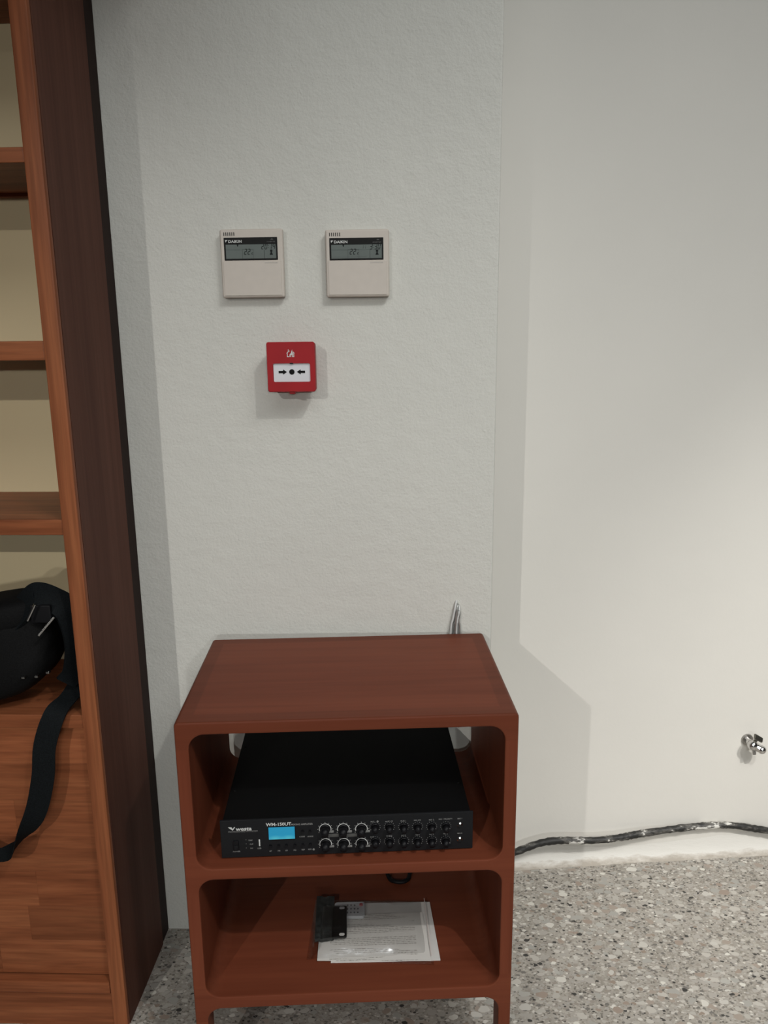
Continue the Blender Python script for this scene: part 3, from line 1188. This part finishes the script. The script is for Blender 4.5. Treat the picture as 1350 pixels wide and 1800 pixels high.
pl = sheet('plastic_bag', 'clear_plastic', [(-0.083, -0.097), (0.140, -0.121), (0.1435, 0.036), (-0.074, 0.050)], ZS + 0.0150, 0.0, solid=False, wav=0.0009, seed=9, nu=40, nv=28)
for v in pl.data.vertices:                   # film drops to the shelf around its rim
    u_ = min(1, max(0, (0.104 - abs(v.co.x + 0.002)) / 0.02))
    q_ = min(1, max(0, (0.070 - abs(v.co.y)) / 0.02))
    k_ = min(u_, q_)
    v.co.z = v.co.z * k_ - 0.0140 * (1 - k_)
    if v.co.x > 0.03:
        v.co.z -= 0.0070 * min(1, (v.co.x - 0.03) / 0.02) * k_
tag(pl, 'clear plastic bag lying over papers and a remote on the lower shelf', 'plastic bag')
bm = bmesh.new()
sx_ = 0.105
for k in range(1):
    box(bm, sx_ - 0.0006, sx_ + 0.0006, -0.073, 0.070, -0.0086, -0.0078)
finish(bm, 'seal_seam', 'paper_pink', pl)

# ------------------------------------------------------------------ cord lying at the back of the lower shelf
bm = bmesh.new()
pts = [(0.040, 0.176, 0.4700), (0.046, 0.177, 0.35), (0.056, 0.160, 0.250), (0.070, 0.108, ZS + 0.0046), (0.086, 0.090, ZS + 0.0040), (0.106, 0.092, ZS + 0.0042), (0.114, 0.112, ZS + 0.0045), (0.117, 0.148, ZS + 0.012), (0.118, 0.176, ZS + 0.008), (0.118, 0.178, 0.12), (0.116, 0.177, 0.010)]
tube(bm, [on_table(*p_) for p_ in pts], 0.0040, 10)
cd = finish(bm, 'power_cord', 'cord_black', ang=80)
tag(cd, 'thin black cord looped at the back of the lower shelf', 'cord')

# ------------------------------------------------------------------ wires standing behind the table
wb = thing('wire_bundle', 'bundle of silvery and white wires rising behind the table against the wall', 'wires', (0.083, -0.004, 0.70))
spec = [('wire_white', [(-0.012, -0.006, -0.17), (-0.0085, -0.006, 0.0), (-0.004, -0.006, 0.035), (0.0015, -0.003, 0.064), (0.003, 0.004, 0.068)], 0.0022),
        ('wire_grey', [(-0.010, -0.0055, -0.18), (-0.005, -0.008, 0.0), (0.000, -0.007, 0.030), (0.0030, -0.004, 0.060), (0.0035, 0.004, 0.062)], 0.0016),
        ('wire_silver', [(-0.004, -0.006, -0.17), (-0.0005, -0.007, 0.0), (0.0012, -0.007, 0.028), (0.0035, -0.0065, 0.052), (0.0052, -0.003, 0.061), (0.006, 0.004, 0.060)], 0.0023),
        ('wire_white', [(0.002, -0.006, -0.19), (0.0030, -0.006, 0.0), (0.0045, -0.0065, 0.028), (0.0072, -0.006, 0.044), (0.0085, -0.003, 0.054), (0.0065, 0.004, 0.0615)], 0.0018),
        ('wire_grey', [(0.006, -0.0055, -0.15), (0.0065, -0.006, 0.0), (0.0068, -0.0055, 0.028), (0.0088, -0.004, 0.045), (0.008, 0.004, 0.047)], 0.0018),
        ('wire_silver', [(0.010, -0.006, -0.2), (0.0095, -0.006, 0.0), (0.0075, -0.006, 0.025), (0.0060, -0.006, 0.045), (0.0045, -0.002, 0.058), (0.004, 0.004, 0.060)], 0.0017)]
for mt_, pts, r_ in spec:
    bm = bmesh.new()
    tube(bm, pts, r_, 8)
    finish(bm, 'wire', mt_, wb, ang=80)

# ------------------------------------------------------------------ plaster-spattered hose along the foot of the right wall
hs_pts = [(0.178, wall_y(0.178) - 0.030, 0.030)]
for x, off, z in ((0.246, 0.036, 0.0625), (0.325, 0.036, 0.087), (0.436, 0.035, 0.083), (0.50, 0.030, 0.083), (0.562, 0.022, 0.086), (0.655, 0.015, 0.090), (0.738, 0.012, 0.0915), (0.800, 0.012, 0.087), (0.872, 0.013, 0.072), (1.05, 0.020, 0.040), (1.3, 0.03, 0.012), (1.6, 0.04, 0.010)):
    hs_pts.append((x, wall_y(x) - off, z))
bm = bmesh.new()
tube(bm, hs_pts, 0.0084, 12, 14, 0.22)
tag(finish(bm, 'hose', 'plaster_spattered_rubber', ang=80), 'black hose spattered with white plaster along the foot of the wall', 'hose')

# ------------------------------------------------------------------ stop valve on the right wall
vx, vz = 0.812, 0.315
tv = thing('water_tap', 'small chrome stop valve sticking out of the white wall', 'tap', (vx, wall_y(vx), vz), (0, 0, math.atan(WS)))
bm = bmesh.new()
cyl(bm, (0, 0.004, 0), (0, -0.004, 0), 0.016, 0.014, 20)
finish(bm, 'flange', 'dull_steel', tv)
bm = bmesh.new()
cyl(bm, (0, 0.0, 0), (0, -0.020, 0), 0.0085, n=16)
ball(bm, (0, -0.026, -0.001), 0.0125, 1, 1, 1)
cyl(bm, (0, -0.026, -0.001), (0.016, -0.034, -0.008), 0.0085, 0.0095, 16)
ball(bm, (0.018, -0.035, -0.0085), 0.0105, 1, 1, 1)
finish(bm, 'valve_body', 'chrome', tv)
bm = bmesh.new()
cyl(bm, (0.002, -0.028, -0.008), (0.003, -0.031, -0.022), 0.0052, 0.0048, 14)
oz = finish(bm, 'outlet', 'chrome', tv)
bm = bmesh.new()
cyl(bm, (0.003, -0.031, -0.0215), (0.0031, -0.0313, -0.0226), 0.0034, n=12)
finish(bm, 'bore', 'slot_black', oz)
bm = bmesh.new()
t = bmesh.new()
box(t, -0.012, 0.012, -0.006, 0.006, -0.0025, 0.0025, 0.0012)
merge(bm, t, Matrix.Translation((0.010, -0.030, 0.019)) @ Matrix.Rotation(R(32), 4, 'Y') @ Matrix.Rotation(R(50), 4, 'X'))
cyl(bm, (0.003, -0.027, 0.008), (0.008, -0.029, 0.017), 0.004, n=12)
finish(bm, 'lever', 'dark_steel', tv)

# ------------------------------------------------------------------ air-conditioning controls


def controller(x0, x1, z0, z1, label, clock, temp_x, extra):
    """wall control: plate with sensor slots, display window and flap"""
    W, H, D = x1 - x0, z1 - z0, 0.018
    t = thing('thermostat', label, 'thermostat', ((x0 + x1) / 2, 0, z0), (0, 0, 0), 'air conditioning controls on the plaster wall')
    hw = W / 2
    bm = bmesh.new()
    box(bm, -hw + 0.002, hw - 0.002, -0.007, 0.0, 0.001, H - 0.001, 0.001)
    finish(bm, 'back_plate', 'control_plastic', t)
    bm = bmesh.new()
    box(bm, -hw, hw, -D, -0.006, 0.0, H, 0.0035, 3)
    finish(bm, 'casing', 'control_plastic', t)
    bm = bmesh.new()
    box(bm, -hw + 0.0045, hw - 0.0045, -D - 0.0012, -D + 0.001, 0.0035, H * 0.535, 0.001)
    fl = finish(bm, 'flap', 'control_plastic', t)
    bm = bmesh.new()
    text(bm, 'CONTROLLER', hw - 0.034, H * 0.497, 0.0028, -D - 0.0012, sx=1.3)
    finish(bm, 'lettering', 'print_grey', fl, smooth=False)
    for i in range(6):
        bm = bmesh.new()
        xx = -hw + 0.0075 + i * 0.0036
        box(bm, xx, xx + 0.0015, -D - 0.0002, -D + 0.002, H - 0.0115, H - 0.0055)
        finish(bm, 'sensor_slot', 'slot_black', t)
    # window
    wx0, wx1, wz0, wz1 = -hw + 0.0075, hw - 0.010, H * 0.535 + 0.0015, H - 0.0145
    bm = bmesh.new()
    box(bm, wx0, wx1, -D - 0.0010, -D + 0.001, wz0, wz1, 0.0004, 1)
    dw = finish(bm, 'display_window', 'display_black', t)
    sx0, sx1, sz0, sz1 = wx0 + 0.0032, wx1 - 0.0028, wz0 + 0.0028, wz0 + (wz1 - wz0) * 0.69
    bm = bmesh.new()
    box(bm, sx0, sx1, -D - 0.0012, -D - 0.0009, sz0, sz1)
    finish(bm, 'screen', 'lcd_grey', dw)
    y = -D - 0.0010
    bm = bmesh.new()                         # maker's wordmark with its wedge
    zz = wz1 - 0.0088
    text(bm, 'DAIKIN', wx0 + 0.0080, zz, 0.0062, y, sx=1.18, bold=0.00014)
    prism(bm, [(wx0 + 0.0024, zz + 0.0046), (wx0 + 0.0068, zz + 0.0046), (wx0 + 0.0058, zz + 0.0030), (wx0 + 0.0044, zz + 0.0026), (wx0 + 0.0034, zz + 0.0004)], y - 0.0003, y)
    finish(bm, 'lettering', 'print_white', dw, smooth=False)
    bm = bmesh.new()
    text(bm, 'INVERTER', wx1 - 0.0040, zz - 0.0002, 0.0030, y, 'RIGHT', shear=0.2, sx=1.15)
    prism(bm, [(wx1 - 0.0125, zz + 0.0046), (wx1 - 0.0095, zz + 0.0062), (wx1 - 0.0065, zz + 0.0046)], y - 0.0003, y)
    finish(bm, 'lettering', 'print_dim', dw, smooth=False)
    y = -D - 0.0012
    SW, SHh = sx1 - sx0, sz1 - sz0
    bm = bmesh.new()                         # dark marks on the screen
    tx = sx0 + SW * 0.24
    prism(bm, [(tx - 0.0016, sz1), (tx + 0.0016, sz1), (tx + 0.0005, sz1 - 0.0035), (tx - 0.0005, sz1 - 0.0035)], y - 0.0002, y)
    digits(bm, clock, sx1 - 0.0022 - len(clock) * 0.00485, sz0 + SHh * 0.66, 0.0085, y)
    digits(bm, '22', sx0 + SW * temp_x, sz0 + SHh * 0.30, 0.0088, y)
    digits(bm, 'c', sx0 + SW * temp_x + 0.0135, sz0 + SHh * 0.30, 0.0056, y)
    # fan symbol on its base
    fx, fz = sx1 - 0.0085, sz0 + SHh * 0.42
    cyl(bm, (fx, y, fz + 0.0025), (fx, y - 0.0002, fz + 0.0025), 0.0023, n=10)
    prism(bm, [(fx - 0.0030, fz - 0.0042), (fx + 0.0030, fz - 0.0042), (fx + 0.0008, fz + 0.001), (fx - 0.0008, fz + 0.001)], y - 0.0002, y)
    bx = sx0 + SW * 0.765
    box(bm, bx - 0.00025, bx + 0.00025, y - 0.0002, y, sz0, sz0 + SHh * 0.60)
    finish(bm, 'screen_marks', 'lcd_ink', dw, smooth=False)
    bm = bmesh.new()
    for fx_ in (temp_x - 0.03, temp_x + 0.185):
        bx = sx0 + SW * fx_
        box(bm, bx - 0.0002, bx + 0.0002, y - 0.0002, y, sz0, sz0 + SHh * 0.66)
    box(bm, sx0 + SW * (temp_x - 0.03), sx0 + SW * (temp_x + 0.185), y - 0.0002, y, sz0 + SHh * 0.64, sz0 + SHh * 0.66)
    box(bm, sx0, sx1 if extra else sx0 + SW * 0.3, y - 0.0002, y, sz0 + SHh * 0.62, sz0 + SHh * 0.63)
    if extra:
        digits(bm, '11', sx0 + SW * 0.60, sz0 + SHh * 0.70, 0.006, y)
        box(bm, sx0, sx0 + SW * 0.7, y - 0.0002, y, sz0 + SHh * 0.10, sz0 + SHh * 0.115)
    finish(bm, 'screen_frame_marks', 'lcd_faint_ink', dw, smooth=False)
    return t


controller(-0.3435, -0.2300, 1.3505, 1.4685, 'cream air conditioning control whose clock reads 20:14, nearer the bookcase', '20:14', 0.36, False)
controller(-0.1545, -0.0410, 1.3495, 1.4650, 'cream air conditioning control whose clock reads 3:30, farther from the bookcase', '3:30', 0.36, True)

# ------------------------------------------------------------------ fire alarm call point
fc = thing('fire_alarm_call_point', 'red square fire alarm call point with black arrows on a white pane', 'fire alarm', (-0.2183, 0, 1.183))
FD = 0.052
bm = bmesh.new()
box(bm, -0.0365, 0.0365, -0.030, 0.0, 0.005, 0.081, 0.004, 3)
finish(bm, 'back_box', 'alarm_red', fc)
# front cover with a window opening
bm = bmesh.new()
hw, hh = 0.0435, 0.0885
x0, x1, z0, z1 = -0.0330, 0.0345, 0.0175, 0.0510
outer = rrect(-hw, hw, 0.0, hh, 0.004, 4)
inner = rrect(x0, x1, z0, z1, 0.003, 4)
n_ = len(outer)
fo = [bm.verts.new((x, -FD + 0.0015, z)) for x, z in outer]
fo2 = [bm.verts.new((x * 0.982, -FD, (z - hh / 2) * 0.982 + hh / 2)) for x, z in outer]
bo = [bm.verts.new((x * 0.97, -0.024, (z - hh / 2) * 0.97 + hh / 2)) for x, z in outer]
fi = [bm.verts.new((x, -FD, z)) for x, z in inner]
bi = [bm.verts.new((x * 0.98 + 0.0, -FD + 0.006, (z - .034) * 0.97 + .034)) for x, z in inner]
for i in range(n_):
    j = (i + 1) % n_
    bm.faces.new((bo[i], bo[j], fo[j], fo[i]))
    bm.faces.new((fo[i], fo[j], fo2[j], fo2[i]))
    bm.faces.new((fo2[i], fo2[j], fi[j], fi[i]))
    bm.faces.new((fi[i], fi[j], bi[j], bi[i]))
bm.faces.new(bo)
bmesh.ops.recalc_face_normals(bm, faces=bm.faces)
cv = finish(bm, 'front_cover', 'alarm_red', fc, ang=30)
bm = bmesh.new()
prism(bm, [(-0.006, 0.001), (0.006, 0.001), (0.004, -0.004), (-0.004, -0.004)], -FD + 0.004, -0.03, 0.0008)
finish(bm, 'release_tab', 'alarm_red', fc)
bm = bmesh.new()
box(bm, x0 + 0.0002, x1 - 0.0002, -FD + 0.0035, -FD + 0.0075, z0 + 0.0002, z1 - 0.0002, 0.0008)
pane = finish(bm, 'press_pane', 'alarm_white', fc)
pane['label'] = 'white pane'
yy = -FD + 0.0035
cx, cz = 0.0008, 0.0355
bm = bmesh.new()
cyl(bm, (cx, yy, cz), (cx, yy - 0.0004, cz), 0.0049, n=24)
for s in (-1, 1):
    pts = [(24.0, 2.1), (16.0, 2.1), (16.0, 4.7), (8.8, 0), (16.0, -4.7), (16.0, -2.1), (24.0, -2.1)]
    prism(bm, [(cx + s * a / 1000, cz + b / 1000) for a, b in (pts if s < 0 else pts[::-1])], yy - 0.0004, yy)
finish(bm, 'press_marks', 'arrow_black', pane, smooth=False)
bm = bmesh.new()
box(bm, cx - 0.003, cx + 0.003, -FD - 0.0003, -FD + 0.004, z1 - 0.0014, z1 + 0.0008, 0.0003)
finish(bm, 'latch', 'slot_black', fc)
# burning-house pictogram
bm = bmesh.new()
px_, pz_ = 0.0, 0.0618
u = 0.0155 / 10


def pg(pts):
    prism(bm, [(px_ + a * u, pz_ + b * u) for a, b in pts], -FD - 0.0003, -FD)


pg([(-4.2, 0), (-1.4, 0), (-1.4, 0.9), (-3.4, 0.9), (-3.4, 4.6), (-4.2, 4.6)])
pg([(-5.0, 4.3), (-3.9, 4.3), (-1.9, 6.3), (-2.5, 6.9)])
pg([(-2.9, 8.4), (-2.2, 8.9), (-1.9, 6.6), (-0.7, 7.4), (-0.9, 6.5), (-2.4, 5.9)])
pg([(4.2, 0), (4.2, 4.6), (3.4, 4.6), (3.4, 0.9), (2.6, 0.9), (2.6, 0)])
pg([(5.0, 4.3), (3.0, 6.4), (2.4, 5.8), (3.9, 4.3)])
pg([(-0.6, 0), (-1.3, 1.6), (-0.9, 3.2), (0.5, 4.6), (0.9, 6.2), (2.1, 8.6), (2.0, 5.9), (2.9, 3.6), (2.7, 1.4), (1.9, 0), (1.2, 0), (1.9, 1.6), (1.6, 2.8), (0.9, 1.7), (0.3, 2.6), (-0.1, 1.3), (0.3, 0)])
finish(bm, 'burning_house_symbol', 'print_white', cv, smooth=False)

# ------------------------------------------------------------------ camera bag in the bookcase
cb = thing('shoulder_bag', 'black nylon shoulder bag lying on the bookcase shelf, its strap hanging down', 'bag', (-0.795, -0.195, 0.646))


def super_pouch(bm, cx, cy, cz, sx, sy, sz, e1, e2, tilt, nu=28, nv=18, fn=None):
    def pw(a, e):
        return math.copysign(abs(a) ** e, a)
    rings = []
    for i in range(nv + 1):
        ph = -PI / 2 + PI * i / nv
        row = []
        for k in range(nu):
            th = 2 * PI * k / nu
            x = sx * pw(math.cos(ph), e1) * pw(math.cos(th), e2)
            y = sy * pw(math.cos(ph), e1) * pw(math.sin(th), e2)
            z = sz * pw(math.sin(ph), e1)
            if fn:
                x, y, z = fn(x, y, z)
            c_, s_ = math.cos(tilt), math.sin(tilt)
            row.append(bm.verts.new((cx + c_ * x - s_ * z, cy + y, cz + s_ * x + c_ * z)))
        rings.append(row)
    for a, b in zip(rings, rings[1:]):
        for k in range(nu):
            j = (k + 1) % nu
            bm.faces.new((a[k], a[j], b[j], b[k]))
    bmesh.ops.remove_doubles(bm, verts=bm.verts, dist=1e-5)
    bmesh.ops.recalc_face_normals(bm, faces=bm.faces)


def sag(x, y, z):
    # belly sags to the left, the right lower corner is drawn up
    z2 = z + 0.045 * max(0, x / 0.16) ** 2 * (1 if z < 0 else 0.2)
    return x + 0.003 * math.sin(z * 60), y * (1 - 0.12 * z / 0.09) + 0.003 * math.sin(x * 45 + z * 30), z2 + 0.003 * math.sin(x * 38)


bm = bmesh.new()
super_pouch(bm, 0, 0, 0.093, 0.172, 0.066, 0.090, 0.45, 0.5, R(4), fn=sag)
finish(bm, 'pouch', 'black_nylon', cb, ang=80)
bm = bmesh.new()
super_pouch(bm, -0.035, -0.055, 0.066, 0.125, 0.022, 0.058, 0.35, 0.4, R(3), fn=lambda x, y, z: (x, y + .003 * math.sin(x * 50), z + 0.022 * max(0, x / .125) ** 2))
fp = finish(bm, 'front_pocket', 'black_nylon', cb, ang=80)
bm = bmesh.new()
tube(bm, [(-0.15, -0.071, 0.112), (-0.06, -0.077, 0.118), (0.03, -0.076, 0.124), (0.075, -0.066, 0.132)], 0.0022, 8)
finish(bm, 'zip', 'cord_black', fp, ang=80)
for x, y, z in ((0.1352, -0.067, 0.0754), (0.1559, -0.063, 0.0758), (0.1733, -0.057, 0.0804)):
    bm = bmesh.new()
    box(bm, x - 0.003, x + 0.003, y - 0.004, y + 0.004, z - 0.002, z + 0.002, 0.001)
    finish(bm, 'rivet', 'chrome', cb)
bm = bmesh.new()                              # flap over the top
super_pouch(bm, -0.01, 0.002, 0.150, 0.165, 0.064, 0.030, 0.5, 0.5, R(11))
finish(bm, 'flap', 'black_nylon', cb, ang=80)
# strap anchor with two sliders
bm = bmesh.new()
ribbon(bm, [(0.06, -0.035, 0.150), (0.110, -0.035, 0.168), (0.143, -0.034, 0.203), (0.156, -0.032, 0.211), (0.176, -0.030, 0.203), (0.204, -0.028, 0.180), (0.214, -0.026, 0.125), (0.203, -0.026, 0.070), (0.190, -0.035, 0.050)],
       [0.05, 0.052, 0.048, 0.046, 0.046, 0.046, 0.044, 0.040, 0.036],
       [(-.35, -.6, -.55), (.3, -.6, -.7), (.35, -.6, -.7), (.3, -.75, -.6), (-.1, -.8, -.6), (-.45, -.75, -.45), (-.6, -.75, -.1), (-.6, -.75, 0), (-.75, -.6, 0)], 0.006)
stp = finish(bm, 'strap_anchor', 'black_webbing', cb, ang=60)
for a, b in (((0.166, -0.062, 0.203), (0.152, -0.066, 0.176)), ((0.193, -0.056, 0.179), (0.168, -0.066, 0.150))):
    bm = bmesh.new()
    cyl(bm, a, b, 0.0022, n=8)
    finish(bm, 'slider', 'chrome', stp)
bm = bmesh.new()
box(bm, 0.150, 0.186, -0.052, -0.044, 0.166, 0.198, 0.003)
for v in bm.verts:
    pass
finish(bm, 'buckle', 'cord_black', stp)
# carry loop at the left of the flap
bm = bmesh.new()
tube(bm, [(0.045, -0.05, 0.172), (0.052, -0.055, 0.188), (0.070, -0.055, 0.190), (0.080, -0.05, 0.176)], 0.004, 8)
finish(bm, 'ring', 'dark_steel', cb, ang=80)
# hanging strap
bm = bmesh.new()
W0 = Vector((-0.795, -0.195, 0.646))
sp_ = [(-0.590, -0.185, 0.700), (-0.598, -0.225, 0.674), (-0.613, -0.260, 0.655), (-0.632, -0.272, 0.600), (-0.640, -0.276, 0.540), (-0.661, -0.278, 0.470), (-0.698, -0.278, 0.412), (-0.735, -0.274, 0.386), (-0.780, -0.268, 0.402), (-0.86, -0.266, 0.45), (-0.96, -0.266, 0.56), (-1.0, -0.262, 0.648), (-0.99, -0.215, 0.672), (-0.965, -0.175, 0.70)]
ribbon(bm, [Vector(p_) - W0 for p_ in sp_], [0.034, 0.036, 0.038, 0.038, 0.038, 0.036, 0.031, 0.024, 0.026, 0.034, 0.036, 0.036, 0.036, 0.036],
       [(1, .2, .2), (1, .1, .1), (1, 0, 0), (1, .1, .1), (1, .15, .2), (.9, .25, .4), (.6, .5, .7), (.15, .3, 1), (.1, .1, 1), (.5, .0, .9), (1, 0, .4), (1, 0, 0), (1, 0, 0), (1, 0, 0.2)], 0.0018)
finish(bm, 'strap', 'black_webbing', cb, ang=60)
